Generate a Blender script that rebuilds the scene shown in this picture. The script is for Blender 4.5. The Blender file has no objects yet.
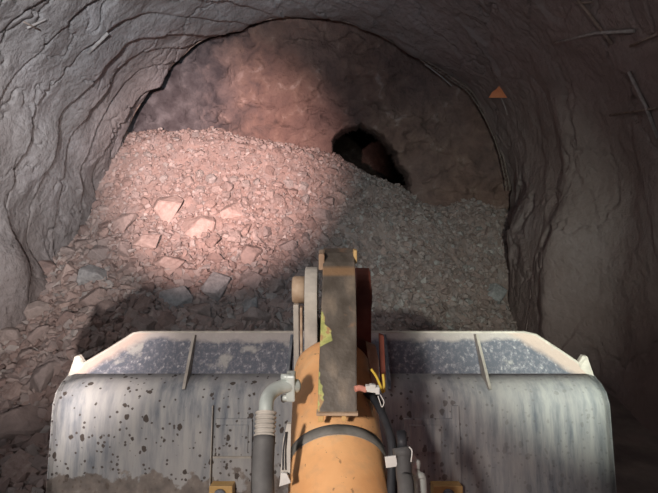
import bpy, bmesh, math, random
from mathutils import Vector, Matrix, noise
R = math.radians
S = bpy.context.scene
col = S.collection
random.seed(7)
F = 494.0; P = R(7.0); CZ = 3.0
def nz(x, y, z=0.0, s=1.0): return noise.noise(Vector((x*s, y*s, z*s)))
def fbm(x, y, z, s, o=4):
    v = 0; a = 1
    for i in range(o):
        v += a*noise.noise(Vector((x*s+i*7.1, y*s, z*s))); s *= 2.03; a *= .5
    return v
def att(px, py, t):            # point seen at (px,py) at distance t along the view axis
    v = -(py-246.5)/F*t
    return Vector(((px-329)/F*t, v*math.sin(P)+t*math.cos(P), CZ+v*math.cos(P)-t*math.sin(P)))
def atY(px, py, Y):            # same, at world distance Y down the tunnel
    v = -(py-246.5)/F
    return att(px, py, Y/(math.cos(P)+v*math.sin(P)))
def project(p):
    d = p-Vector((0, 0, CZ)); t = d.y*math.cos(P)-d.z*math.sin(P)
    v = d.y*math.sin(P)+d.z*math.cos(P)
    if t <= .1: return -999, -999
    return 329+F*d.x/t, 246.5-F*v/t

# ------------------------------------------------------------------ materials
class NT:
    def __init__(s, name, rough=.9, metal=0):
        s.m = bpy.data.materials.new(name); s.m.use_nodes = True
        s.t = s.m.node_tree; s.b = s.t.nodes['Principled BSDF']
        s.b.inputs['Roughness'].default_value = rough; s.b.inputs['Metallic'].default_value = metal
        s.b.inputs['Specular IOR Level'].default_value = .3
        s.co = s.t.nodes.new('ShaderNodeTexCoord')
    def link(s, a, b): s.t.links.new(a, b)
    def pos(s, scale=(1, 1, 1), src='Object'):
        m = s.t.nodes.new('ShaderNodeMapping'); m.inputs['Scale'].default_value = scale
        s.link(s.co.outputs[src], m.inputs['Vector']); return m.outputs[0]
    def noise(s, sc, det=4, vec=None, rough=.55, dist=0):
        n = s.t.nodes.new('ShaderNodeTexNoise'); n.inputs['Scale'].default_value = sc
        n.inputs['Detail'].default_value = det; n.inputs['Roughness'].default_value = rough
        n.inputs['Distortion'].default_value = dist
        s.link(vec or s.co.outputs['Object'], n.inputs['Vector']); return n.outputs['Fac']
    def vor(s, sc, vec=None, feat='F1', rnd=1):
        n = s.t.nodes.new('ShaderNodeTexVoronoi'); n.inputs['Scale'].default_value = sc; n.feature = feat
        n.inputs['Randomness'].default_value = rnd
        s.link(vec or s.co.outputs['Object'], n.inputs['Vector']); return n
    def ramp(s, fac, stops, interp='LINEAR'):
        r = s.t.nodes.new('ShaderNodeValToRGB'); r.color_ramp.interpolation = interp
        e = r.color_ramp.elements
        while len(e) < len(stops): e.new(.5)
        for i, (p, c) in enumerate(stops):
            e[i].position = p; e[i].color = (c, c, c, 1) if isinstance(c, (int, float)) else (*c, 1)
        s.link(fac, r.inputs[0]); return r.outputs[0]
    def mix(s, fac, a, b, mode='MIX'):
        n = s.t.nodes.new('ShaderNodeMix'); n.data_type = 'RGBA'; n.blend_type = mode
        for v, k in ((fac, 0), (a, 6), (b, 7)):
            if isinstance(v, (int, float)): n.inputs[k].default_value = v
            elif isinstance(v, tuple): n.inputs[k].default_value = (*v, 1)
            else: s.link(v, n.inputs[k])
        return n.outputs[2]
    def math(s, op, a, b=0.0, c=None):
        n = s.t.nodes.new('ShaderNodeMath'); n.operation = op
        for i, v in enumerate((a, b) if c is None else (a, b, c)):
            if isinstance(v, (int, float)): n.inputs[i].default_value = v
            else: s.link(v, n.inputs[i])
        return n.outputs[0]
    def axis(s, i, src='Object'):
        n = s.t.nodes.new('ShaderNodeSeparateXYZ'); s.link(s.co.outputs[src], n.inputs[0]); return n.outputs[i]
    def maprange(s, v, a, b, c=0, d=1):
        n = s.t.nodes.new('ShaderNodeMapRange'); s.link(v, n.inputs[0])
        for i, x in enumerate((a, b, c, d)): n.inputs[i+1].default_value = x
        return n.outputs[0]
    def color(s, c):
        if isinstance(c, tuple): s.b.inputs['Base Color'].default_value = (*c, 1)
        else: s.link(c, s.b.inputs['Base Color'])
    def bump(s, h, dist=.02, st=1):
        n = s.t.nodes.new('ShaderNodeBump'); n.inputs['Distance'].default_value = dist
        n.inputs['Strength'].default_value = st
        s.link(h, n.inputs['Height']); s.link(n.outputs[0], s.b.inputs['Normal'])
M = {}
def simple(name, c1, c2, sc=8, rough=.7, metal=0, bump=.004):
    n = NT(name, rough, metal); f = n.noise(sc, 5)
    n.color(n.ramp(f, [(.35, c1), (.65, c2)])); n.bump(f, bump); M[name] = n.m
# sprayed concrete
n = NT('shotcrete', .95)
a = n.noise(.6, 5); b = n.noise(9, 5); c = n.noise(45, 3)
cr = n.vor(1.1, n.pos((1, .9, 1)), 'DISTANCE_TO_EDGE').outputs['Distance']
base = n.ramp(a, [(.3, (.19, .175, .17)), (.5, (.27, .26, .26)), (.7, (.34, .33, .34))])
base = n.mix(n.maprange(b, .3, .75, .0, .55), base, (.17, .15, .145))
low = n.maprange(n.math('ADD', n.axis(2), n.math('MULTIPLY', a, 1.6)), 1.6, 3.2, 1, 0)
base = n.mix(n.math('MULTIPLY', low, .4), base, (.19, .145, .13))      # browner towards the floor
red = n.maprange(n.math('ADD', n.axis(0), n.math('MULTIPLY', a, 5)), 3.2, 6.5, 0, .5)
base = n.mix(red, base, (.20, .125, .105))
n.color(base)
n.bump(n.math('ADD', n.math('MULTIPLY', b, 1), n.math('MULTIPLY', c, .25)), .05); M['shotcrete'] = n.m
# rock face of the heading
n = NT('rock_face', .9)
a = n.noise(.55, 6); b = n.noise(2.6, 8, dist=.4); c = n.noise(14, 5)
xx = n.math('ADD', n.axis(0), n.math('MULTIPLY', n.math('SUBTRACT', b, .5), 3.5))
left = n.maprange(xx, -3.4, -1.6, 1, 0)
base = n.ramp(b, [(.3, (.11, .07, .058)), (.5, (.185, .115, .095)), (.62, (.23, .15, .12)), (.75, (.40, .31, .28))])
base = n.mix(n.maprange(a, .4, .65, 0, .6), base, (.15, .105, .10))
base = n.mix(n.math('MULTIPLY', left, .75), base, n.ramp(b, [(.32, (.04, .042, .05)), (.5, (.085, .09, .10)), (.68, (.17, .175, .19))]))
n.color(base); n.bump(n.math('ADD', b, n.math('MULTIPLY', c, .4)), .12); M['rock_face'] = n.m
# blasted rock
def rockmat(name, ob):
    n = NT(name, .9)
    if ob:
        oi = n.t.nodes.new('ShaderNodeObjectInfo'); rnd = oi.outputs['Random']
    else:
        at_ = n.t.nodes.new('ShaderNodeAttribute'); at_.attribute_name = 'shade'; rnd = at_.outputs['Fac']
    a = n.noise(5, 6, n.pos(src='Object')); g = n.noise(30, 4)
    base = n.ramp(rnd, [(0, (.27, .20, .18)), (.3, (.36, .27, .24)), (.55, (.33, .28, .265)), (.8, (.41, .33, .30)), (.95, (.38, .36, .345)), (1, (.48, .43, .40))])
    base = n.mix(n.maprange(a, .35, .7, 0, .5), base, (.20, .17, .16))
    n.color(base); n.bump(n.math('ADD', a, n.math('MULTIPLY', g, .3)), .03); M[name] = n.m
rockmat('rock', True); rockmat('rubble', False)
n = NT('grey_boulder', .9); a = n.noise(5, 6)
n.color(n.ramp(a, [(.3, (.25, .25, .25)), (.7, (.40, .40, .40))])); n.bump(a, .03); M['grey_boulder'] = n.m
n = NT('pale_boulder', .9); a = n.noise(5, 6)
n.color(n.ramp(a, [(.3, (.32, .24, .215)), (.7, (.46, .37, .335))])); n.bump(a, .03); M['pale_boulder'] = n.m
# mud-splashed bucket steel
n = NT('bucket_steel', .85, .0)
st = n.noise(5, 6, n.pos((3.2, 1, .35)), .65)                 # vertical dribbles
fi = n.noise(38, 5, n.pos((1, 1, .35)))
bl = n.noise(2.2, 5)
base = n.ramp(st, [(.36, (.15, .17, .20)), (.5, (.30, .31, .32)), (.62, (.42, .42, .41))])
base = n.mix(n.maprange(bl, .38, .62, 0, .75), base, (.42, .405, .39))
v = n.vor(17, n.pos((1, 1, .7)))
dots = n.ramp(n.math('ADD', v.outputs['Distance'], n.math('MULTIPLY', n.noise(26, 5), .6)), [(.50, 1), (.54, 0)])
sepc = n.t.nodes.new('ShaderNodeSeparateColor'); n.link(v.outputs['Color'], sepc.inputs[0])
keep = n.math('GREATER_THAN', sepc.outputs[0], n.maprange(n.axis(2), 1.45, 1.8, .28, .62))
xm = n.maprange(n.axis(0), .3, 1.0, 1, .25)
base = n.mix(n.math('MULTIPLY', n.math('MULTIPLY', dots, keep), xm), base, (.085, .07, .062))
v2 = n.vor(34)
dots2 = n.ramp(n.math('ADD', v2.outputs['Distance'], n.math('MULTIPLY', n.noise(55, 4), .5)), [(.46, 1), (.52, 0)])
sepd = n.t.nodes.new('ShaderNodeSeparateColor'); n.link(v2.outputs['Color'], sepd.inputs[0])
base = n.mix(n.math('MULTIPLY', n.math('MULTIPLY', dots2, n.math('GREATER_THAN', sepd.outputs[0], n.maprange(n.axis(2), 1.42, 1.75, .25, .7))), xm), base, (.10, .085, .08))
mud = n.math('ADD', n.math('SUBTRACT', 1.425, n.axis(2)), n.math('MULTIPLY', n.math('SUBTRACT', n.noise(11, 6), .5), .42))
mud = n.math('MULTIPLY', n.maprange(mud, -.012, .012), n.maprange(n.math('ADD', n.axis(0), n.math('MULTIPLY', n.noise(7, 5), 1.6)), .65, .80, 1, 0))
mudc = n.ramp(n.noise(16, 5), [(.35, (.13, .105, .09)), (.6, (.24, .20, .17)), (.75, (.36, .33, .30))])
base = n.mix(n.math('MULTIPLY', mud, .85), base, mudc)
n.color(base); n.bump(fi, .003); M['bucket_steel'] = n.m
n = NT('guard_steel', .6)
fi = n.noise(42, 5, n.pos((1, 1, .35)), .7); bl = n.noise(5, 5)
base = n.ramp(fi, [(.46, (.13, .14, .17)), (.58, (.22, .22, .25)), (.68, (.50, .49, .49))])
ed = n.math('ADD', n.axis(2), n.math('MULTIPLY', n.math('SUBTRACT', bl, .5), .10))
base = n.mix(n.maprange(ed, 2.035, 2.055, 0, .85), base, (.50, .45, .42))        # paler upper margin
side = n.math('ADD', n.math('MULTIPLY', n.math('ABSOLUTE', n.axis(0)), .55), n.math('ADD', n.axis(2), n.math('MULTIPLY', n.math('SUBTRACT', bl, .5), .12)))
base = n.mix(n.maprange(side, 2.68, 2.72, 0, .9), base, (.55, .43, .37))  # pinkish lamp light painted into the guard's sloping ends
base = n.mix(n.maprange(bl, .60, .66, 0, .8), base, (.46, .44, .41))
n.color(base); n.bump(fi, .004); M['guard_steel'] = n.m
# yellow paint, worn and dusty
n = NT('yellow_paint', .5)
a = n.noise(4, 5); b = n.noise(22, 4)
base = n.ramp(a, [(.35, (.72, .36, .15)), (.6, (.85, .47, .21)), (.75, (.80, .54, .30))])
base = n.mix(n.maprange(b, .5, .75, 0, .35), base, (.38, .26, .17))
base = n.mix(n.ramp(n.noise(55, 2), [(.68, 0), (.74, .6)]), base, (.16, .09, .05))
n.color(base); n.bump(b, .002); M['yellow_paint'] = n.m
# bell crank edge: dark oily steel with the paint left along one side
n = NT('worn_lever_paint', .55)
a = n.noise(14, 6, n.pos((1, .5, .5))); b = n.noise(50, 4); d = n.noise(6, 4)
base = n.ramp(a, [(.35, (.085, .07, .055)), (.52, (.13, .11, .09)), (.68, (.23, .185, .14))])
base = n.mix(n.ramp(n.math('ADD', d, n.math('MULTIPLY', b, .3)), [(.80, 0), (.86, .7)]), base, (.26, .16, .10))
xe = n.math('ADD', n.axis(0), n.math('MULTIPLY', n.math('SUBTRACT', n.noise(11, 3, n.pos((.2, 1, 1))), .5), .10))
tri = n.math('MULTIPLY', n.maprange(n.axis(2), 2.625, 2.55, 0, .036), n.maprange(n.axis(2), 2.50, 2.515))
xe = n.math('SUBTRACT', xe, tri)
patch = n.maprange(xe, -.038, -.034, 1, 0)
hi = n.math('MULTIPLY', n.maprange(n.axis(2), 2.61, 2.63, 1, 0), n.maprange(n.axis(2), 2.25, 2.2, 1, 1))
lime = n.ramp(n.noise(30, 3), [(.38, (.34, .36, .12)), (.5, (.48, .48, .17)), (.56, (.42, .26, .12))])
base = n.mix(n.math('MULTIPLY', patch, hi), base, lime)
rustband = n.math('MULTIPLY', n.maprange(n.axis(2), 2.682, 2.69, 0, 1), n.maprange(n.axis(2), 2.715, 2.705, 0, 1))
base = n.mix(n.math('MULTIPLY', rustband, .7), base, (.34, .20, .10))
n.color(base); n.bump(n.math('ADD', a, b), .003); M['worn_lever_paint'] = n.m
simple('red_brown_paint', (.13, .035, .022), (.21, .065, .042), 12, .6)
simple('dusty_steel', (.36, .33, .29), (.52, .48, .42), 14, .55)
simple('brown_steel', (.34, .22, .14), (.55, .42, .30), 16, .6)
simple('galvanised', (.40, .44, .41), (.58, .62, .58), 10, .45, .2)
simple('hose_rubber', (.07, .068, .068), (.14, .135, .13), 9, .6)
simple('black_rubber', (.022, .024, .028), (.05, .05, .055), 12, .5)
simple('strap_grey', (.12, .115, .10), (.22, .21, .19), 14, .6)
simple('dark_blue_steel', (.10, .12, .15), (.24, .25, .27), 20, .6)
simple('white_plastic', (.55, .53, .50), (.72, .70, .66), 12, .5)
simple('wire_yellow', (.65, .45, .05), (.75, .55, .10), 12, .5)
simple('wire_pink', (.60, .22, .16), (.70, .32, .24), 12, .5)
simple('rusty_bar', (.16, .12, .10), (.28, .23, .20), 12, .8)
simple('pale_bar', (.25, .23, .22), (.38, .36, .35), 12, .8)
simple('orange_plastic', (.62, .19, .08), (.72, .26, .12), 6, .6)
simple('ochre_paint', (.55, .34, .12), (.68, .45, .20), 10, .55)
simple('mud_floor', (.12, .10, .09), (.22, .18, .16), 2, .95, 0, .05)
simple('tyre_rubber', (.02, .02, .02), (.06, .055, .05), 9, .85)

# ------------------------------------------------------------------ mesh helpers
def obj(name, verts, faces, mat, parent=None, smooth=False, kind=None):
    me = bpy.data.meshes.new(name); me.from_pydata([tuple(v) for v in verts], [], faces); me.update()
    return wrap(name, me, mat, parent, smooth, kind)
def wrap(name, me, mat, parent=None, smooth=False, kind=None):
    if mat: me.materials.append(M[mat])
    if smooth:
        me.polygons.foreach_set('use_smooth', [True]*len(me.polygons))
    o = bpy.data.objects.new(name, me); col.objects.link(o)
    if parent: o.parent = parent
    if kind: o['kind'] = kind
    return o
def tag(o, label, cat, group=None, kind=None):
    if label: o['label'] = label
    if cat: o['category'] = cat
    if group: o['group'] = group
    if kind: o['kind'] = kind
    return o
class MB:
    def __init__(s): s.bm = bmesh.new()
    def box(s, c, d, rot=None, bev=0):
        r = bmesh.ops.create_cube(s.bm, size=1); vs = r['verts']
        m = Matrix.Translation(Vector(c)) @ (rot.to_4x4() if rot else Matrix.Identity(4)) @ Matrix.Diagonal((*d, 1))
        bmesh.ops.transform(s.bm, matrix=m, verts=vs)
        if bev:
            es = list({e for v in vs for e in v.link_edges})
            bmesh.ops.bevel(s.bm, geom=es, offset=bev, segments=2, affect='EDGES', profile=.6)
        return s
    def prism(s, pts, axis_vec, bev=0):   # pts: 3D polygon, extruded by vector
        a = [s.bm.verts.new(p) for p in pts]; b = [s.bm.verts.new(Vector(p)+Vector(axis_vec)) for p in pts]
        n_ = len(a); fs = [s.bm.faces.new(a), s.bm.faces.new(b[::-1])]
        for i in range(n_): fs.append(s.bm.faces.new((a[i], b[i], b[(i+1) % n_], a[(i+1) % n_])))
        bmesh.ops.recalc_face_normals(s.bm, faces=fs)
        if bev:
            es = list({e for f in fs for e in f.edges})
            bmesh.ops.bevel(s.bm, geom=es, offset=bev, segments=2, affect='EDGES', profile=.6)
        return s
    def tube(s, pts, rad, n=16, cap=True):
        pts = [Vector(p) for p in pts]; rings = []
        rads = rad if isinstance(rad, (list, tuple)) else [rad]*len(pts)
        up = None
        for i, p in enumerate(pts):
            d = (pts[min(i+1, len(pts)-1)]-pts[max(i-1, 0)]).normalized()
            if up is None: up = Vector((1, 0, 0)) if abs(d.x) < .9 else Vector((0, 0, 1))
            side = d.cross(up).normalized(); up = side.cross(d).normalized()
            rings.append([s.bm.verts.new(p+(side*math.cos(2*math.pi*k/n)+up*math.sin(2*math.pi*k/n))*rads[i]) for k in range(n)])
        for a, b in zip(rings, rings[1:]):
            for k in range(n):
                f = s.bm.faces.new((a[k], a[(k+1) % n], b[(k+1) % n], b[k])); f.smooth = True
        if cap:
            s.bm.faces.new(rings[0][::-1]); s.bm.faces.new(rings[-1])
        return s
    def build(s, name, mat, parent=None, kind=None):
        bmesh.ops.recalc_face_normals(s.bm, faces=s.bm.faces)
        me = bpy.data.meshes.new(name); s.bm.to_mesh(me); s.bm.free()
        return wrap(name, me, mat, parent, False, kind)
def bez(p0, p1, p2, p3, n=12):
    p0, p1, p2, p3 = map(Vector, (p0, p1, p2, p3)); out = []
    for i in range(n+1):
        t = i/n; out.append(p0*(1-t)**3+p1*3*t*(1-t)**2+p2*3*t*t*(1-t)+p3*t**3)
    return out
def spline(pts, n=8):
    pts = [Vector(p) for p in pts]; q = [pts[0]*2-pts[1]]+pts+[pts[-1]*2-pts[-2]]; out = []
    for i in range(1, len(q)-2):
        a, b, c, d = q[i-1:i+3]
        for k in range(n):
            t = k/n
            out.append(.5*((2*b)+(c-a)*t+(2*a-5*b+4*c-d)*t*t+(3*b-a-3*c+d)*t**3))
    out.append(pts[-1]); return out
def interp(tab, x):
    if x <= tab[0][0]: return tab[0][1]
    for (a, va), (b, vb) in zip(tab, tab[1:]):
        if x <= b: return va+(vb-va)*(x-a)/(b-a)
    return tab[-1][1]
def sm(a, b, x):
    t = min(1, max(0, (x-a)/(b-a))); return t*t*(3-2*t)

# ------------------------------------------------------------------ the tunnel
CX, RR, SZ, FL = -0.5, 5.0, 2.18, -0.5       # centre, radius, spring height, floor
Y0, YR, YF = -5.0, 12.3, 12.9
HW = SZ-FL; ARC = math.pi*RR; TOT = ARC+2*HW
def section(s):    # s: length along the lining from the left foot to the right foot
    if s < HW: return CX-RR, FL+s, 1.0, 0.0
    if s > HW+ARC: return CX+RR, SZ-(s-HW-ARC), -1.0, 0.0
    a = math.pi-(s-HW)/RR
    return CX+RR*math.cos(a), SZ+RR*math.sin(a), -math.cos(a), -math.sin(a)
def crown(x, z):
    if z < SZ: return 0
    return interp([(38, 0), (44, .14), (52, .27), (63, .34), (75, .26), (90, .20), (110, .15), (122, 0)], math.degrees(math.atan2(z-SZ, x-CX)))
def lining(s, y):
    x, z, nx, nzz = section(s)
    ang = s/TOT
    leftness = sm(.62, .25, ang); rightness = sm(.62, .8, ang)
    wob = fbm(x*.5, y*.6, z*.5, 1.0, 4)
    # sprayed layers, each lapping over the next: saw-tooth steps with ragged edges
    per = .78+.5*(1-leftness)
    q = (y+.5*fbm(x, y*.4, z, .45, 2)+.05*nz(x, y, z, 2.0)+3.3)/per
    fr = q-math.floor(q); lay = math.floor(q)
    saw = fr                                     # thick towards the camera side, drops at the lap
    d = .12*wob+(.15*leftness+.045)*saw*(.35+.65*abs(nz(lay*3.7, s*.45, 1.3))*1.8)
    edge = min(fr, 1-fr)
    d -= (.075*leftness+.01)*max(0, 1-edge/.035)
    # lumpy pillows
    d += .07*leftness*math.sin(3.1*s+2*nz(y, s, 3, .7)+lay)
    # ragged cracks
    c1 = abs(fbm(x*.8+4, y*.8, z*.8, .75, 4)); d -= .07*max(0, 1-c1/.022)
    c2 = abs(fbm(x*.5+9, y*1.1, z*.5+3, .6, 3)); d -= .05*max(0, 1-c2/.03)*rightness
    # scaled-off hollows along the cracks
    hcl = fbm(x*.6, y*.6, z*.6+8, .9, 3)
    if hcl > .28: d -= .10*min(1, (hcl-.28)/.04)*(.35+.5*(rightness))
    d += .03*fbm(x, y, z, 1.7, 2)
    # foot of rebound mortar at the left wall, thickened lining low on the right wall
    d += .42*math.exp(-((y-9.2)/.45)**2-((z-.75)/.55)**2)*(1 if ang < .3 else 0)
    d += .30*math.exp(-((y-8.2)/.5)**2-((z-1.0)/1.2)**2)*(1 if ang < .3 else 0)
    if ang > .6: d += .55*sm(4.0, 1.8, z)*sm(12.2, 10.6, y)*sm(6.5, 9.5, y)
    if ang > .6: d += .22*math.exp(-((y-8.6)/.35)**2)*sm(5.5, 3.2, z)-.2*math.exp(-((y-7.6)/.5)**2)*sm(5, 2.5, z)
    d *= sm(YR+.08, YR-.25, y)*.6+.4
    d += .09*fbm(x, 0, z, 1.1, 4)*sm(YR-.5, YR, y)
    d += crown(x, z)*sm(YR-2.2, YR-.2, y)
    return Vector((x+nx*d, y, z+nzz*d))
ys = []
y = Y0
while y < YR: ys.append(y); y += .25 if y < 3 else (.028 if y > 5.2 else .07)
ys.append(YR)
NS = 640
cuts = {'wall_left': (0, int(NS*.30)), 'ceiling': (int(NS*.30), int(NS*.66)), 'wall_right': (int(NS*.66), NS)}
grid = [[lining(TOT*i/NS, yy) for yy in ys] for i in range(NS+1)]
# end lip of the lining wrapping outwards to the rock behind
for i in range(NS+1):
    x, z, nx, nzz = section(TOT*i/NS); e_ = grid[i][-1]; xo, zo = x, z; x, z = e_.x, e_.z
    rag = .10*nz(x, 3, z, 1.7)
    grid[i].append(Vector((x-nx*.03, YR+.05+rag, z-nzz*.03)))
    grid[i].append(Vector((x-nx*.22, YR+.10+rag, z-nzz*.22)))
    grid[i].append(Vector((x-nx*(.42+.2*nz(x, 7, z, .8)), YF+.5, z-nzz*(.42+.2*nz(x, 7, z, .8)))))
ny = len(grid[0])
for nm, (a, b) in cuts.items():
    vs = [v for r in grid[a:b+1] for v in r]; fs = []
    for i in range(b-a):
        for j in range(ny-1):
            k = i*ny+j; fs.append((k, k+ny, k+ny+1, k+1))
    obj(nm, vs, fs, 'shotcrete', None, True, 'structure')

# hole broken through the heading
hole = [atY(a, b, YF) for a, b in ((335, 143), (341, 134), (352, 129), (362, 126), (371, 131), (381, 136), (389, 146), (396, 152), (399, 163), (407, 172), (409, 192), (402, 215), (360, 215), (345, 180), (336, 160))]
_hc = Vector((sum(p.x for p in hole)/len(hole), YF, sum(p.z for p in hole)/len(hole)))
hole = [_hc+(p-_hc)*1.09 for p in hole]
def inside(x, z):
    c = False; n_ = len(hole)
    for i in range(n_):
        a, b = hole[i], hole[i-1]
        if (a.z > z) != (b.z > z) and x < (b.x-a.x)*(z-a.z)/(b.z-a.z)+a.x: c = not c
    return c
def hole_dist(x, z):
    best = 9
    for i in range(len(hole)):
        a, b = hole[i-1], hole[i]; e = Vector((b.x-a.x, b.z-a.z)); w = Vector((x-a.x, z-a.z))
        t = max(0, min(1, w.dot(e)/max(e.dot(e), 1e-9))); best = min(best, (w-e*t).length)
    return best
def facey(x, z):
    y = YF+.18*fbm(x, 1, z, .55, 6)+.05*abs(fbm(x, 5, z, 2.2, 4))
    y += .30*sm(-1.8, -3.6, x+.8*nz(x, 2, z, .8))*sm(3.2, 4.4, z)
    q = fbm(x*.6, 3, z*1.1, .8, 7)
    if q > .12: y += .07*min(1, (q-.12)/.06)
    y += .03*fbm(x, 8, z, 3.5, 4)
    r = (Vector((x-CX, z-SZ))).length
    y -= .12*sm(4.4, 5.2, r)
    return y
vs = []; fs = []; gone = set(); GX, GZ = 380, 300
for j in range(GZ+1):
    for i in range(GX+1):
        x = CX-5.7+11.4*i/GX; z = FL-.2+8.2*j/GZ
        xh, zh = x+.05*nz(x, 0, z, 6), z+.05*nz(x, 9, z, 6)
        yy = facey(x, z)
        if inside(xh, zh):
            hd = hole_dist(xh, zh); yy += .08+14*hd
            if hd > .035: gone.add(j*(GX+1)+i)
        vs.append((x, yy, z))
for j in range(GZ):
    for i in range(GX):
        k = j*(GX+1)+i; q_ = (k, k+1, k+GX+2, k+GX+1)
        if not all(c in gone for c in q_): fs.append(q_)
obj('wall_front', vs, fs, 'rock_face', None, True, 'structure')
hx = sum(p.x for p in hole)/len(hole); hz = sum(p.z for p in hole)/len(hole)
vs = []; fs = []
for i in range(49):          # unseen chamber behind the hole, made deep so the opening stays dark
    u = i/48; yy = YF+.62+u*22; rr = 3.6*(1-.999*sm(.9, 1, u))
    for k in range(40):
        a = 2*math.pi*k/40; r2 = rr*(1+.2*nz(math.cos(a), yy, math.sin(a), 1.3))
        vs.append((hx+r2*math.cos(a), yy, hz+r2*math.sin(a)))
for i in range(48):
    for k in range(40): fs.append((i*40+k, i*40+(k+1) % 40, (i+1)*40+(k+1) % 40, (i+1)*40+k))
obj('wall_cavity', vs, fs, 'rock_face', None, True, 'structure')
# floor
vs = []; fs = []
for j in range(61):
    for i in range(41):
        x = CX-5.4+10.8*i/40; yy = Y0+(YF-Y0)*j/60
        vs.append((x, yy, -.35+.08*fbm(x, yy, 0, .7, 4)))
for j in range(60):
    for i in range(40):
        k = j*41+i; fs.append((k, k+1, k+42, k+41))
obj('floor', vs, fs, 'mud_floor', None, True, 'structure')

# ------------------------------------------------------------------ muck pile
rows = [
 (12.95, [(90, 150), (120, 136), (150, 127), (180, 127), (220, 131), (260, 139), (300, 145), (332, 153), (348, 165), (370, 175), (405, 189), (425, 203), (450, 206), (500, 203), (560, 208)]),
 (12.3, [(80, 168), (110, 152), (150, 138), (220, 142), (300, 156), (335, 168), (370, 186), (405, 203), (450, 216), (500, 216), (560, 220)]),
 (11.6, [(60, 205), (95, 192), (150, 172), (220, 174), (300, 184), (350, 199), (405, 218), (450, 236), (500, 248), (560, 260)]),
 (10.7, [(40, 248), (75, 238), (150, 212), (250, 214), (330, 228), (400, 252), (460, 276), (505, 300), (560, 318)]),
 (9.6, [(10, 285), (45, 270), (120, 256), (200, 255), (300, 268), (380, 290), (450, 325), (510, 352), (600, 360)]),
 (8.6, [(-20, 325), (20, 313), (100, 296), (200, 298), (300, 314), (380, 335), (460, 372), (560, 388), (700, 390)]),
 (7.2, [(-90, 378), (0, 368), (100, 348), (250, 355), (400, 385), (500, 418), (700, 425)]),
 (5.5, [(-200, 460), (0, 452), (200, 450), (400, 478), (700, 480)]),
 (3.6, [(-400, 610), (700, 630)]),
 (1.0, [(-2000, 1850), (2500, 1850)])]
RT = []
for Y, pts in rows:
    if Y > 2: RT.append((Y, sorted((atY(a, b, Y).x, atY(a, b, Y).z) for a, b in pts)))
RT.append((1.0, [(-8, -.3), (8, -.3)])); RT.sort(key=lambda r: r[0])
def pile(x, y):
    if y <= RT[0][0]: return interp(RT[0][1], x)
    for (a, ta), (b, tb) in zip(RT, RT[1:]):
        if y <= b:
            t = (y-a)/(b-a); return interp(ta, x)*(1-t)+interp(tb, x)*t
    return interp(RT[-1][1], x)
def ground(x, y): return pile(x, y)+.17*fbm(x, y, 0, .9, 3)+.05*nz(x, y, 5, 3.3)
verts = []; faces = []; shade = []
PX, PY = 330, 330
for j in range(PY+1):
    for i in range(PX+1):
        x = CX-5.25+10.5*i/PX; yy = 2.2+(YF+.35-2.2)*j/PY
        verts.append((x, yy, ground(x, yy)+.035*fbm(x, yy, 2, 6, 3)-.02)); shade.append(.35+.3*nz(x, yy, 3, 5))
for j in range(PY):
    for i in range(PX):
        k = j*(PX+1)+i; faces.append((k, k+1, k+PX+2, k+PX+1))
def hull(npts, sq=(1, .8, .6), seed=0, bev=0):
    rg = random.Random(seed); bm = bmesh.new()
    for _ in range(npts):
        v = Vector((rg.gauss(0, 1), rg.gauss(0, 1), rg.gauss(0, 1))).normalized()
        v = Vector([max(-.78, min(.78, c)) for c in v])*rg.uniform(.8, 1.05)
        bm.verts.new((v.x*sq[0], v.y*sq[1], v.z*sq[2]))
    r = bmesh.ops.convex_hull(bm, input=bm.verts)
    dead = [g for g in r['geom_interior'] if isinstance(g, bmesh.types.BMVert)]
    bmesh.ops.delete(bm, geom=dead, context='VERTS')
    bmesh.ops.dissolve_limit(bm, angle_limit=R(14), verts=bm.verts, edges=bm.edges)
    if bev: bmesh.ops.bevel(bm, geom=list(bm.edges), offset=bev, segments=1, affect='EDGES')
    bmesh.ops.recalc_face_normals(bm, faces=bm.faces)
    return bm
small = []
for k in range(24):
    bm = hull(11, (1, random.uniform(.7, .98), random.uniform(.55, .85)), 100+k)
    bm.verts.index_update()
    small.append(([v.co.copy() for v in bm.verts], [[v.index for v in f.verts] for f in bm.faces])); bm.free()
def slope_rot(x, y, rg, tiltamt=.5):
    e = .12
    nrm = Vector((-(ground(x+e, y)-ground(x-e, y))/(2*e), -(ground(x, y+e)-ground(x, y-e))/(2*e), 1)).normalized()
    nrm = (nrm+Vector((rg.uniform(-1, 1), rg.uniform(-1, 1), rg.uniform(-1, 1)))*tiltamt).normalized()
    return nrm.to_track_quat('Z', 'Y').to_matrix() @ Matrix.Rotation(rg.uniform(0, 6.28), 3, 'Z')
rg = random.Random(11)
cnt = 0
while cnt < 19000:
    x = rg.uniform(CX-5.1, CX+5.1); y = rg.uniform(4.2, YF)
    px, py = project(Vector((x, y, ground(x, y))))
    if not (-40 < px < 600 and py < 540): continue
    if px > 100 and py > 365 and px < 560: continue
    zone = rg.random()
    big = 1.0+.7*sm(200, 300, py)*(1 if px < 300 else .4)
    s_ = (.022+.075*zone**3)*big
    rot = slope_rot(x, y, rg, .7)
    c = Vector((x, y, ground(x, y)+s_*.3)); vv, ff = small[rg.randrange(24)]; b0 = len(verts)
    sh = min(1, max(0, rg.random()))
    for v in vv: verts.append(tuple(c+rot @ (v*s_))); shade.append(sh)
    for f in ff: faces.append([b0+i for i in f])
    cnt += 1
ro = obj('rock_rubble', verts, faces, 'rubble')
at_ = ro.data.attributes.new('shade', 'FLOAT', 'POINT'); at_.data.foreach_set('value', shade)
tag(ro, 'small broken rock and fines that make up the slope of the blasted heap', 'rubble', None, 'stuff')

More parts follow.
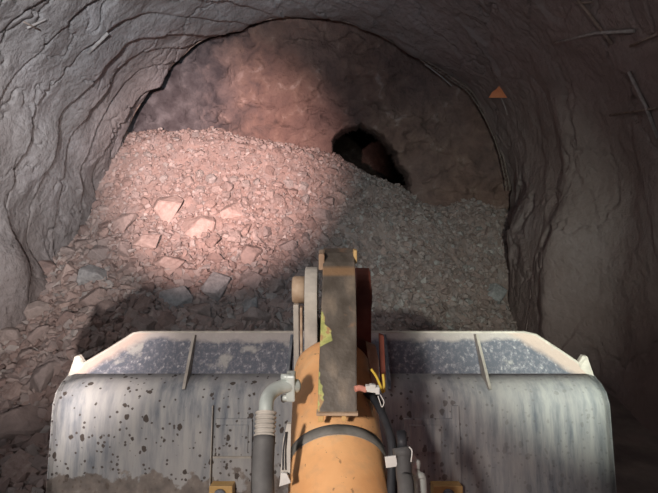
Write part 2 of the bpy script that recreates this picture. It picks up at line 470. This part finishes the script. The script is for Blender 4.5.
# individual rocks
protos = []
for k in range(14):
    bm = hull(random.choice((14, 17, 20)), (1, random.uniform(.7, .98), random.uniform(.5, .85)), 500+k, .035)
    me = bpy.data.meshes.new('rock'); bm.to_mesh(me); bm.free(); me.materials.append(M['rock']); protos.append(me)
slab = []
for mname, sq in (('grey_boulder', (1, .85, .8)), ('pale_boulder', (1, .8, .45)), ('rock', (1, .75, .6)), ('pale_boulder', (1, .85, .7))):
    bm = hull(15, sq, 900+len(slab), .04)
    me = bpy.data.meshes.new('boulder'); bm.to_mesh(me); bm.free(); me.materials.append(M[mname]); slab.append(me)
def surf(px, py):     # where the sight line meets the heap
    lo = None; yy = 4.0
    while yy < 13.2:
        p = atY(px, py, yy)
        if p.z < ground(p.x, yy): return p
        yy += .03
    return atY(px, py, 12.8)
hand = [  # px, py, half width px, mesh, label
 (94, 280, 15, 0, 'large pale grey boulder at the left foot of the heap near the wall'),
 (66, 277, 15, 3, 'blunt brownish boulder wedged between the left wall and the pale grey boulder'),
 (62, 309, 10, 3, 'upright buff boulder just below the brown mortar foot of the left wall'),
 (197, 231, 17, 1, 'broad pale pink slab in the brightly lit middle of the heap'),
 (170, 212, 18, 1, 'long pink slab lying above and left of the broad pale slab'),
 (250, 257, 14, 2, 'brown block on the upper edge of the shadow over the heap'),
 (273, 272, 11, 3, 'pale angular block on the shadow edge left of the loader linkage'),
 (172, 268, 15, 1, 'flat pinkish slab just outside the left edge of the shadow'),
 (127, 226, 13, 2, 'reddish block near the left wall halfway up the heap'),
 (150, 243, 13, 1, 'pinkish slab below the long pink slab left of centre'),
 (216, 290, 17, 0, 'dark grey block in the shadow above the left part of the bucket'),
 (176, 305, 18, 0, 'grey slab in the shadow just above the bucket guard'),
 (250, 312, 15, 0, 'grey block in the shadow close to the left side of the linkage'),
 (108, 313, 12, 2, 'brown block beside the lower left edge of the shadow'),
 (128, 290, 12, 3, 'buff block to the right of the pale grey boulder'),
 (85, 325, 11, 3, 'buff block above the left corner of the bucket guard'),
 (20, 432, 24, 2, 'big dark angular rock on the floor at the left side of the bucket'),
 (45, 385, 17, 2, 'dark brown rock on the floor beside the bent left bucket corner'),
 (14, 398, 14, 3, 'pale sided rock on the floor against the left wall foot'),
 (25, 470, 18, 3, 'buff rock at the bottom left beside the bucket'),
 (340, 196, 9, 3, 'pinkish block on the slope below the hole in the rock face'),
 (323, 218, 10, 2, 'red brown block on the slope straight above the linkage'),
 (300, 155, 6, 3, 'pale chunk on the crest left of the hole'),
 (495, 295, 12, 0, 'greenish grey slab at the right end of the heap by the wall'),
 (232, 213, 12, 1, 'pale slab right of the broad pale slab and just above the shadow'),
]
rg = random.Random(5)
placed = []
for px, py, w, mi, lab in hand:
    p = surf(px, py); t = (p-Vector((0, 0, CZ))).length; s_ = w/F*t*(1.4 if mi in (1, 2) else 1.15)
    o = bpy.data.objects.new('boulder', slab[mi]); col.objects.link(o)
    rot = slope_rot(p.x, p.y, rg, .25); o.matrix_world = Matrix.Translation((p.x, p.y, ground(p.x, p.y)+s_*.12)) @ rot.to_4x4() @ Matrix.Scale(s_, 4)
    tag(o, lab, 'rock', 'larger blocks in the muck heap'); placed.append((p.x, p.y, s_))
def zone(px, py):
    if py > 335: return 'loose dark rock on the floor between the left wall and the bucket side', 'rocks beside the bucket'
    if 130 < px < 300 and py > 310-(px-130)*.62 or (300 <= px < 420 and py > 215+(px-300)*.85): return 'blue grey rock lying in the shadow above the bucket', 'rocks in the shadow over the heap'
    if px < 135 and py > 235: return 'buff grey rock at the lower left of the heap near the wall', 'rocks at the left foot of the heap'
    if px > 345: return 'dull greenish rock on the dim right slope of the heap', 'rocks on the dim right slope'
    if py < 175: return 'pinkish rock on the crest of the heap under the rock face', 'rocks along the crest of the heap'
    return 'pink lit rock on the bright left slope of the heap', 'rocks on the bright left slope'
k = 0; tries = 0
while k < 270 and tries < 20000:
    tries += 1
    x = rg.uniform(CX-5.0, CX+4.9); y = rg.uniform(4.6, 12.5)
    px, py = project(Vector((x, y, ground(x, y))))
    if not (2 < px < 512 and 120 < py < 490): continue
    if px > 48 and py > 334: continue
    if px > 400 and rg.random() < .55: continue
    s_ = rg.uniform(.12, .20)*(1+.75*sm(200, 290, py)*(1 if px < 330 else .0))*(.75 if px > 340 or py < 170 else 1)
    if any((x-a)**2+(y-b)**2 < ((s_+c)*.72)**2 for a, b, c in placed): continue
    placed.append((x, y, s_)); lab, grp = zone(px, py)
    o = bpy.data.objects.new('rock', protos[rg.randrange(14)]); col.objects.link(o)
    rot = slope_rot(x, y, rg, .45)
    o.matrix_world = Matrix.Translation((x, y, ground(x, y)+s_*.25)) @ rot.to_4x4() @ Matrix.Scale(s_, 4)
    tag(o, lab, 'rock', grp); k += 1

# ------------------------------------------------------------------ lattice girder at the end of the lining
g = bpy.data.objects.new('lattice_girder', None); g.location = (CX, YR, SZ); col.objects.link(g)
tag(g, 'half buried steel lattice arch along the ragged end of the sprayed lining', 'girder')
def lift(a): return .07*sm(50, 62, a)*sm(128, 116, a)
def cr_(a): return crown(CX+9*math.cos(R(a)), SZ+9*math.sin(R(a)))
def arc(r, y, a0=8, a1=172, n=90, w=.02):
    return [Vector((CX+(r-cr_(a)+lift(a)+w*nz(a, y, 0, .3))*math.cos(R(a)), y, SZ+(r-cr_(a)+lift(a)+w*nz(a, y, 0, .3))*math.sin(R(a)))) -Vector((CX, YR, SZ)) for a in [a0+(a1-a0)*i/n for i in range(n+1)]]
MB().tube(arc(4.95, YR+.02), .015, 8).build('chord', 'rusty_bar', g)
MB().tube(arc(4.98, YR-.1), .014, 8).build('chord', 'rusty_bar', g)
MB().tube(arc(5.08, YR+.1), .014, 8).build('chord', 'rusty_bar', g)
w_ = MB(); a = 9
while a < 172:
    def pp(r, y, a):
        r -= cr_(a)-lift(a)
        return Vector((CX+r*math.cos(R(a)), y, SZ+r*math.sin(R(a))))-Vector((CX, YR, SZ))
    w_.tube([pp(4.95, YR+.02, a), pp(4.98, YR-.1, a+1.1), pp(4.95, YR+.02, a+2.2)], .009, 6)
    w_.tube([pp(4.95, YR+.02, a), pp(5.08, YR+.1, a+1.1)], .008, 6); a += 2.2
w_.build('web', 'rusty_bar', g)

# bars and mesh ends in the lining
def on_lining(px, py, off=.04):     # march along the sight line to the lining
    o = Vector((0, 0, CZ)); d = (att(px, py, 1)-o); t = 2.0
    while t < 12:
        p = o+d*t
        r = math.hypot(p.x-CX, p.z-SZ) if p.z > SZ else abs(p.x-CX)
        s_ = (HW+(math.pi-math.atan2(p.z-SZ, p.x-CX))*RR) if p.z > SZ else ((p.z-FL) if p.x < CX else HW+ARC+SZ-p.z)
        q = lining(s_, p.y); rq = math.hypot(q.x-CX, q.z-SZ) if p.z > SZ else abs(q.x-CX)
        if r > rq-off: return p
        t += .02
    return p
def bar(pts, rad, lab, mat='rusty_bar', name='reinforcing_bar', grp='bar ends showing in the sprayed lining'):
    q = [on_lining(a, b) for a, b in pts]
    if len(q) == 2: q = [q[0], (q[0]+q[1])*.5, q[1]]
    o = MB().tube(q, rad, 8).build(name, mat); tag(o, lab, 'bar', grp); return o
bar([(554, 43), (596, 33), (634, 31)], .022, 'longest nearly level bar across the sprayed lining at the upper right', 'pale_bar')
bar([(578, 0), (590, 15), (604, 34), (612, 44)], .022, 'slanting bar crossing the level one at the upper right')
bar([(576, 3), (592, 2)], .015, 'short bar end at the very top right')
bar([(629, 72), (646, 107), (658, 138)], .022, 'steep bar near the right edge above the dark wall', 'pale_bar')
bar([(610, 115), (645, 110), (657, 108)], .016, 'level bar crossing the steep one by the right edge')
bar([(630, 46), (658, 34)], .018, 'sloping bar under the top right corner')
bar([(88, 53), (108, 33)], .03, 'flat pale strip end lying across the lapped layers at the upper left', 'pale_bar')
bar([(27, 28), (46, 19)], .018, 'thin bar end near the top left corner', 'pale_bar')
bar([(24, 22), (40, 30)], .012, 'wire crossing the thin bar end near the top left corner')
bar([(425, 64), (442, 77), (452, 86)], .015, 'thin bar end at the upper right rim of the arch', 'pale_bar')
# orange marker
p = on_lining(500, 92, .06); t = (p-Vector((0, 0, CZ))).length; e = t/F
mk = bpy.data.objects.new('survey_marker', None); mk.location = p; col.objects.link(mk)
tag(mk, 'small orange triangular marker fixed to the right shoulder of the arch', 'marker')
MB().prism([(-10*e, 0, -5*e), (11*e, 0, -5*e), (9*e, 0, 1*e), (3*e, 0, 4*e), (0, 0, 6.5*e), (-3*e, 0, 3*e), (-7*e, 0, 0)], (0, .015, 0)).build('plate', 'orange_plastic', mk)
MB().tube([(1*e, .012, -4*e), (5*e, .02, -12*e), (8*e, .03, -20*e)], .008, 8).build('stem', 'pale_bar', mk)

# ------------------------------------------------------------------ wheel loader
L = bpy.data.objects.new('wheel_loader', None); L.location = (0, 0, 0); col.objects.link(L)
tag(L, 'wheel loader front with mud splashed bucket and orange yellow tilt cylinder facing the heap', 'loader')
BX = .012; W = 1.55
prof = [(3.90, .28), (3.3, .28), (2.85, .33), (2.58, .52), (2.46, .85), (2.47, 1.15), (2.503, 1.342), (2.60, 1.70), (2.625, 1.79), (2.665, 1.845), (2.72, 1.872), (2.84, 1.900)]
def sheet(profile, x0, x1, th, nx=24):
    n_ = len(profile); nr = []
    for i in range(n_):
        a = profile[max(i-1, 0)]; b = profile[min(i+1, n_-1)]
        d = Vector((b[0]-a[0], b[1]-a[1])).normalized(); nr.append((d.y, -d.x))
    bm = bmesh.new(); A = []; B = []
    for k in range(nx+1):
        x = x0+(x1-x0)*k/nx
        A.append([bm.verts.new((x, p[0], p[1])) for p in profile])
        B.append([bm.verts.new((x, p[0]+nr[i][0]*th, p[1]+nr[i][1]*th)) for i, p in enumerate(profile)])
    for k in range(nx):
        for i in range(n_-1):
            f = bm.faces.new((A[k][i], A[k][i+1], A[k+1][i+1], A[k+1][i])); f.smooth = True
            f = bm.faces.new((B[k][i], B[k+1][i], B[k+1][i+1], B[k][i+1])); f.smooth = True
        bm.faces.new((A[k][0], A[k+1][0], B[k+1][0], B[k][0])); bm.faces.new((A[k][-1], B[k][-1], B[k+1][-1], A[k+1][-1]))
    for k in (0, nx):
        for i in range(n_-1): bm.faces.new((A[k][i], B[k][i], B[k][i+1], A[k][i+1]))
    bmesh.ops.recalc_face_normals(bm, faces=bm.faces)
    me = bpy.data.meshes.new('bucket'); bm.to_mesh(me); bm.free(); return me
bucket = wrap('bucket', sheet(prof, BX-W, BX+W, .03), 'bucket_steel', L)
bucket['label'] = 'grey steel bucket splashed with dried mud, seen from behind'
for sgn in (-1, 1):
    x = BX+sgn*(W+.002)
    pts = [(x, y, z) for y, z in prof]+[(x, 3.55, .95), (x, 3.05, 1.72), (x, 2.90, 1.93)]
    # keep polygon order: floor lip -> back -> top -> front slope
    MB().prism([Vector(q) for q in pts], (-sgn*.03, 0, 0)).build('side_plate', 'bucket_steel', bucket)
    tx = BX+sgn*(W-.03)
    MB().prism([(tx+sgn*.032, 2.78, 1.87), (tx-sgn*.05, 2.84, 1.895), (tx-sgn*.03, 2.87, 1.94), (tx-sgn*.005, 2.87, 1.985), (tx+sgn*.018, 2.86, 1.985)], (0, .03, 0), .004).build('corner_lug', 'dusty_steel', bucket)
# spill guard
gb, gt = Vector((0, 2.815, 1.893)), Vector((0, 3.03, 2.084))
gn = Vector((0, gt.z-gb.z, -(gt.y-gb.y))).normalized()
def G(x, u): return Vector((BX+x, 0, 0))+gb+(gt-gb)*u
MB().prism([G(-1.53, 0), G(-1.53, .12), G(-1.38, .55), G(-1.245, .97), G(-1.2, 1.0), G(1.22, 1.0), G(1.29, .93), G(1.42, .5), G(1.53, .12), G(1.53, 0)], gn*.022, .003).build('spill_guard', 'guard_steel', bucket)['label'] = 'upright guard plate with flaking dark coating and pale rim'
MB().tube([G(-1.53, .12)+gn*.01, G(-1.38, .55)+gn*.01, G(-1.245, .97)+gn*.01, G(-1.2, 1.0)+gn*.01, G(0, 1.005)+gn*.01, G(1.22, 1.0)+gn*.01, G(1.29, .93)+gn*.01, G(1.42, .5)+gn*.01, G(1.53, .12)+gn*.01], .013, 10).build('rim', 'dusty_steel', bucket)
for px0, px1, mt in ((194, 181, 'dusty_steel'), (291, 284, 'dark_blue_steel'), (383, 389, 'dark_blue_steel'), (474, 490, 'dusty_steel')):
    a = att(px0, 334, 3.10); b = att(px1, 399, 2.76)
    a = Vector((a.x, 3.005, 2.07)); b = Vector((b.x, 2.67, 1.858)); m_ = Vector(((a.x*.45+b.x*.55), 2.84, 1.89))
    hi = Vector((a.x, 2.975, 2.085))
    MB().prism([a, hi, (a+b)/2+Vector((0, -.02, .012)), b+Vector((0, -.012, .008)), b, m_], (.016, 0, 0)).build('gusset', mt, bucket)
# raised hinge box with patch plates, either side of the centre
ax = Vector((0, 2.60-2.503, 1.70-1.342)).normalized(); nb = Vector((0, -ax.z, ax.y))
rotb = Matrix((Vector((1, 0, 0)), -nb, ax)).transposed()
def onback(px, py):
    best = None
    o = Vector((0, 0, CZ)); d = att(px, py, 1)-o; q = Vector((0, 2.503, 1.342))
    t = (q-o).dot(nb)/d.dot(nb); return o+d*t
def plate(x0, y0, x1, y1, th, name, mat, bev=.006, lab=None):
    a = onback(x0, y1); b = onback(x1, y0); h = (b-a).dot(ax); c = (a+b)/2+nb*th*.5
    o = MB().box(c, (abs(b.x-a.x), th, abs(h)), rotb, bev).build(name, mat, bucket)
    if lab: o['label'] = lab
    return o
plate(213, 418, 253, 520, .018, 'backing_plate', 'bucket_steel')
plate(216, 424, 249, 451, .030, 'patch_plate', 'bucket_steel', .004)
plate(214, 455, 252, 457, .03, 'weld_strip', 'dusty_steel', .001)
plate(210, 405, 214, 520, .034, 'rib', 'dusty_steel', .003)
plate(405, 418, 457, 520, .018, 'backing_plate', 'bucket_steel')
plate(409, 424, 440, 451, .030, 'patch_plate', 'bucket_steel', .004)
plate(455, 405, 458, 520, .02, 'rib', 'bucket_steel', .003)
for x0, x1, xb in ((212, 236, 224), (431, 458, 444)):
    o = plate(x0, 480, x1, 530, .10, 'hinge_pad', 'ochre_paint', .004, 'ochre painted pad')
    c = onback(xb, 489)+nb*.10
    q = MB().tube([c, c+nb*.02, c+nb*.021, c+nb*.05], [.034, .034, .024, .024], 16).build('bolt', 'dark_blue_steel', bucket)
# lift arms and front axle, below the frame
for sgn in (-1, 1):
    x = BX+sgn*.62
    MB().prism([(x-.05, 2.50, .55), (x-.05, 2.44, 1.0), (x-.05, 2.1, 1.1), (x-.05, 1.2, 1.45), (x-.05, -.4, 1.75), (x-.05, -.6, 1.45), (x-.05, 1.1, 1.05), (x-.05, 2.2, .55)], (.10, 0, 0), .01).build('lift_arm', 'yellow_paint', L)
    ty = MB().tube([(sgn*1.45-.28, .6, .35), (sgn*1.45-.25, .6, .35), (sgn*1.45+.25, .6, .35), (sgn*1.45+.28, .6, .35)], [.62, .72, .72, .62], 40).build('wheel', 'tyre_rubber', L)
MB().tube([(-1.2, .6, .35), (1.2, .6, .35)], .14, 20).build('axle', 'yellow_paint', L)
MB().box((0, .0, .85), (.9, 1.9, .5), None, .03).build('front_frame', 'yellow_paint', L)

# tilt cylinder
el = R(21); A0 = att(339, 493, 1.47); D = Vector((-.03, math.cos(el), math.sin(el))).normalized()
def C(l): return A0+D*l
CR = .151
cyl = MB().tube([C(-.75), C(-.74), C(.50), C(.53), C(.565), C(.60)], [.12, CR, CR, CR*.97, CR*.82, CR*.6], 64).build('tilt_cylinder', 'yellow_paint', L)
MB().tube([C(.58), C(.85)], .055, 24).build('piston_rod', 'galvanised', cyl)
band = []; 
MB().tube([C(.085), C(.086), C(.118), C(.119)], [CR, CR+.006, CR+.006, CR], 64, False).build('strap', 'strap_grey', cyl)['label'] = 'grey clamping strap around the barrel'
MB().tube([C(.080), C(.082)], [CR+.003, CR+.003], 64, False).build('strap_edge', 'dusty_steel', cyl)
MB().box((0, -.75, 1.55), (.3, .25, .7), None, .03).build('cylinder_bracket', 'yellow_paint', L)

# bell crank: thick lever seen on its edge
BXc = .036
ep = [(412, 1.45), (392, 1.475), (370, 1.505), (350, 1.54), (330, 1.58), (310, 1.63), (290, 1.69), (275, 1.745), (262, 1.80), (253, 1.87), (248, 1.95)]
outer = [att(336, a, b) for a, b in ep]
outer = [Vector((0, p.y, p.z)) for p in outer]
inner = []
n_ = len(outer)
for i, p in enumerate(outer):
    d = (outer[min(i+1, n_-1)]-outer[max(i-1, 0)]).normalized(); nn = Vector((0, d.z, -d.y))
    w = [.055, .075, .11, .17, .25, .30, .30, .27, .22, .16, .09][i]
    inner.append(p+nn*w)
lv = [Vector((BXc-.058-.012*sm(2.75, 2.3, p.z), p.y, p.z)) for p in outer+inner[::-1]]
crank = MB().prism(lv, (.116, 0, 0), .005).build('bell_crank', 'worn_lever_paint', L)
crank['label'] = 'thick linkage lever with dark worn edge and remnants of lime yellow paint'
# step plate at the top and pin pieces at the bottom end
t0 = outer[0]
MB().box((BXc-.012, t0.y+.005, t0.z-.004), (.122, .03, .008), None, .002).build('end_plate', 'brown_steel', crank)
MB().box((BXc+.008, t0.y+.012, t0.z-.016), (.014, .012, .03), None, .002).build('tab', 'ochre_paint', crank)
MB().box((BXc-.060, t0.y+.012, t0.z-.018), (.016, .012, .035), None, .002).build('tab', 'ochre_paint', crank)
tp = outer[-3]
MB().box((BXc-.063, tp.y+.06, tp.z+.0), (.022, .13, .06), None, .006).build('side_cheek', 'brown_steel', crank)
MB().box((BXc+.062, tp.y+.07, tp.z+.012), (.014, .05, .05), None, .004).build('side_cheek', 'ochre_paint', crank)

# tower plates holding the crank
def lug(x0, th, pyt, t, rad, name, mat, low=1.5):
    c = att(329, pyt, t); cy, cz = c.y, c.z-rad; pts = []
    for k in range(13):
        a = math.pi*k/12; pts.append((x0, cy+rad*math.cos(a), cz+rad*math.sin(a)))
    pts += [(x0, cy-rad*1.15, cz-.35), (x0, cy-rad*1.1, low), (x0, cy+rad*1.3, low), (x0, cy+rad*1.2, cz-.35)]
    return MB().prism(pts, (th, 0, 0), .006).build(name, mat, L), Vector((x0, cy, cz))
l1, c1 = lug(-.098, .052, 267, 2.05, .12, 'pivot_plate', 'dusty_steel')
l2, c2 = lug(.108, .06, 268, 2.05, .12, 'pivot_plate', 'red_brown_paint')
l2['label'] = 'dark red brown pivot plate'
MB().tube([(-.15, c1.y-.03, c1.z+.03), (-.143, c1.y-.03, c1.z+.03), (-.10, c1.y-.03, c1.z+.03)], [.05, .056, .056], 28).build('pin_boss', 'brown_steel', l1)
MB().tube([(.03, c1.y-.03, c1.z+.0), (.174, c1.y-.03, c1.z+.0)], .045, 28).build('pivot_pin', 'red_brown_paint', l2)
MB().box((-.133, c1.y-.06, c1.z-.17), (.022, .05, .30), None, .004).build('keeper_bar', 'dusty_steel', l1)
MB().box((-.112, c1.y-.075, c1.z-.15), (.01, .04, .24), None, .003).build('keeper_bar', 'brown_steel', l1)
MB().box((.03, c1.y+.05, 1.62), (.34, .34, .30), None, .03).build('tower_base', 'yellow_paint', L)
MB().box((.03, 1.6, 1.32), (1.34, .22, .22), None, .04).build('cross_tube', 'yellow_paint', L)

# left pipe: elbow, ribbed collar and hose
Tp = 1.43
def q(px, py, t=Tp): return att(px, py, t)
pl = spline([q(297, 386, 1.56), q(288, 386, 1.54), q(278, 388, 1.52), q(270, 394, 1.49), q(266.5, 402, 1.46), q(266, 414, 1.44)], 6)
elbow = MB().tube(pl, .0215, 24).build('pipe_elbow', 'galvanised', L); elbow['label'] = 'pale metal elbow pipe'
f1 = q(291, 386, 1.55)
fl = MB(); fl.box(f1, (.028, .05, .085), None, .006); fl.build('flange', 'galvanised', elbow)
for dz in (-.034, .034): MB().tube([f1+Vector((-.03, -.012, dz)), f1+Vector((.0, -.012, dz))], .011, 6).build('bolt', 'galvanised', elbow)
cl = []; rr = []
for k in range(61):
    u = k/60; p = q(266, 412, 1.44).lerp(q(264.5, 439, 1.40), u); cl.append(p); rr.append(.029+.0022*math.sin(u*2*math.pi*6)+(.0 if 0 < k < 60 else -.006))
MB().tube(cl, rr, 24).build('ribbed_collar', 'dusty_steel', elbow)
MB().tube(spline([q(264.5, 437, 1.402), q(263, 465, 1.36), q(263, 493, 1.31), q(262, 560, 1.2), q(266, 680, 1.05)], 6), .0305, 24).build('hydraulic_hose', 'hose_rubber', L)['label'] = 'thick grey hose left of the cylinder'
# small bracket with hanging white tape between hose and cylinder
hb = MB().prism([q(287, 424, 1.42), q(291, 424, 1.42), q(290, 478, 1.35), q(280, 478, 1.35), q(283, 440, 1.4)], (0, .012, 0)).build('pipe_bracket', 'dusty_steel', L)
MB().tube(spline([q(286, 432, 1.40), q(283.5, 450, 1.37), q(283, 470, 1.34)], 5), .0025, 8).build('cable', 'black_rubber', hb)
MB().prism([q(281, 473, 1.335), q(287, 474, 1.335), q(291, 483, 1.33), q(279, 487, 1.33)], (0, .008, 0), .002).build('tape', 'white_plastic', hb)

# right side: plate, wires, connector, hoses
MB().prism([q(366, 343, 1.86), q(376, 347, 1.86), q(379, 362, 1.83), q(380, 392, 1.76), q(371, 380, 1.78)], (.0, .03, 0), .003).build('cover_plate', 'brown_steel', L)
MB().prism([q(379, 334, 1.9), q(384, 336, 1.9), q(386, 380, 1.82), q(381, 392, 1.80)], (0, .02, 0), .003).build('cover_plate', 'red_brown_paint', L)
for pts in ([(371, 369), (376, 376), (380, 385), (383, 393)], [(383, 374), (384, 384), (384, 392)]):
    MB().tube(spline([q(a, b, 1.66-.003*i) for i, (a, b) in enumerate(pts)], 5), .0045, 10).build('wire', 'wire_yellow', L)['label'] = 'yellow wire'
MB().tube(spline([q(355, 389, 1.47), q(360, 388, 1.475), q(366, 390, 1.48)], 5), .009, 12).build('cable_sleeve', 'wire_pink', L)['label'] = 'pink cable sleeve tied to the lever'
cn = q(371, 388.5, 1.48)
con = MB(); con.box(cn, (.034, .018, .018), Matrix.Rotation(R(8), 3, 'Y'), .002)
con.box(cn+Vector((.004, -.004, .011)), (.018, .012, .008), Matrix.Rotation(R(8), 3, 'Y'), .001); con.box(cn+Vector((.019, 0, -.004)), (.012, .02, .022), None, .002)
con.build('connector', 'white_plastic', L)['label'] = 'white plug connector'
MB().tube(spline([q(377, 390, 1.48), q(381, 396, 1.48), q(384, 402, 1.48), q(382, 407, 1.48), q(380, 402, 1.48), q(378, 396, 1.485)], 5), .0016, 8).build('wire', 'white_plastic', L)['label'] = 'thin white looped wire'
MB().tube(spline([q(366, 392, 1.66), q(376, 402, 1.62), q(384, 418, 1.56), q(390, 436, 1.5), q(392, 455, 1.46), q(391, 493, 1.4), q(390, 600, 1.2)], 6), .0125, 16).build('hydraulic_hose', 'black_rubber', L)['label'] = 'thin black hose curving down beside the cylinder'
MB().tube(spline([q(362, 385, 1.72), q(378, 398, 1.66), q(386, 420, 1.60), q(396, 450, 1.52), q(395, 493, 1.45)], 6), .007, 12).build('hydraulic_hose', 'black_rubber', L)
hp = MB().tube(spline([q(403, 452, 1.40), q(404, 475, 1.36), q(406, 493, 1.32), q(408, 600, 1.15)], 6), .0225, 24).build('hydraulic_hose', 'hose_rubber', L)
hp['label'] = 'dark hose with clamp right of the cylinder'
MB().tube([q(401.5, 431, 1.43), q(401.5, 432, 1.43), q(402, 449, 1.405)], [.011, .0145, .0145], 20).build('hose_end', 'black_rubber', hp)
MB().tube([q(402, 447, 1.405), q(402.2, 448, 1.404), q(403, 456, 1.395), q(403, 457, 1.394)], [.02, .028, .028, .02], 24).build('clamp', 'hose_rubber', hp)
MB().tube(spline([q(409, 447, 1.36), q(412, 451, 1.35), q(411, 462, 1.34)], 4), .0018, 8).build('tie', 'white_plastic', hp)
MB().box(q(391, 461.5, 1.37), (.032, .006, .032), Matrix.Rotation(R(-8), 3, 'Y'), .002).build('tag', 'white_plastic', hp)['label'] = 'square white tag'
MB().tube(spline([q(408, 452, 1.46), q(414, 462, 1.45), q(413, 470, 1.44), q(418, 476, 1.43), q(420, 493, 1.40), q(420, 600, 1.2)], 6), [.012]*6+[.019]*6+[.013]*6+[.02]*13, 16).build('pipe', 'galvanised', L)

# ------------------------------------------------------------------ lights (loader work lamps and added fill spots)
def spot(name, loc, target, power, colr, size, blend=.6, rad=.06):
    l = bpy.data.lights.new(name, 'SPOT'); l.energy = power; l.color = colr; l.spot_size = R(size); l.spot_blend = blend
    l.shadow_soft_size = rad
    o = bpy.data.objects.new(name, l); o.location = loc
    o.rotation_euler = (Vector(target)-Vector(loc)).to_track_quat('-Z', 'Y').to_euler(); col.objects.link(o); return o
spot('work_lamp', (-1.3, -.5, 3.4), atY(222, 168, 11.6), 15500, (1, .68, .62), 30.5, 1.0, .05)
spot('headlight_left_beam', (.25, -1.0, 2.70), atY(-5, 225, 9.0), 3500, (1, .88, .83), 36, 1.0, .03)
spot('cab_lamp_left', (-.85, -1.0, 3.6), (-.5, 2.7, 1.75), 350, (1, .91, .85), 60, .9, .10)
spot('headlight_right_beam', (1.0, -1.0, 3.04), atY(460, 245, 11.5), 1500, (.92, 1.0, .88), 38, 1.0, .05)
spot('fill_spot_left', (-.9, -.3, 3.9), (-5.2, 6.5, 7.0), 4100, (.97, .97, 1.0), 86, 1.0, .08)  # added fill that brightens the upper left lining
spot('fill_spot_centre', (.3, -.3, 3.9), (-1.0, 12, 4.2), 620, (.58, .82, 1.0), 60, 1.0, .08)  # added cool fill for the rock face and the shaded heap
spot('fill_spot_right', (1.1, -.3, 3.9), (3.0, 6.5, 8.8), 300, (1.0, .88, .84), 84, 1.0, .10)  # added weak fill for the right side of the lining
spot('red_fill_spot', (.62, .5, 2.5), (.6, 2.6, 1.85), 6, (1, .22, .14), 60, 1.0, .05)  # added reddish spot that tints the dark zone of the bucket
wd = bpy.data.worlds.new('World'); S.world = wd; wd.use_nodes = True
wd.node_tree.nodes['Background'].inputs[0].default_value = (.55, .6, .7, 1)
wd.node_tree.nodes['Background'].inputs[1].default_value = .25

cam = bpy.data.cameras.new('camera'); cam.sensor_width = 36; cam.lens = F/658*36; cam.clip_start = .05
co = bpy.data.objects.new('camera', cam); co.location = (0, 0, CZ); co.rotation_euler = (R(90)-P, 0, 0); col.objects.link(co)
S.camera = co
S.view_settings.view_transform = 'Standard'; S.view_settings.look = 'None'; S.view_settings.gamma = 1
S.view_settings.use_curve_mapping = False; S.view_settings.exposure = 0
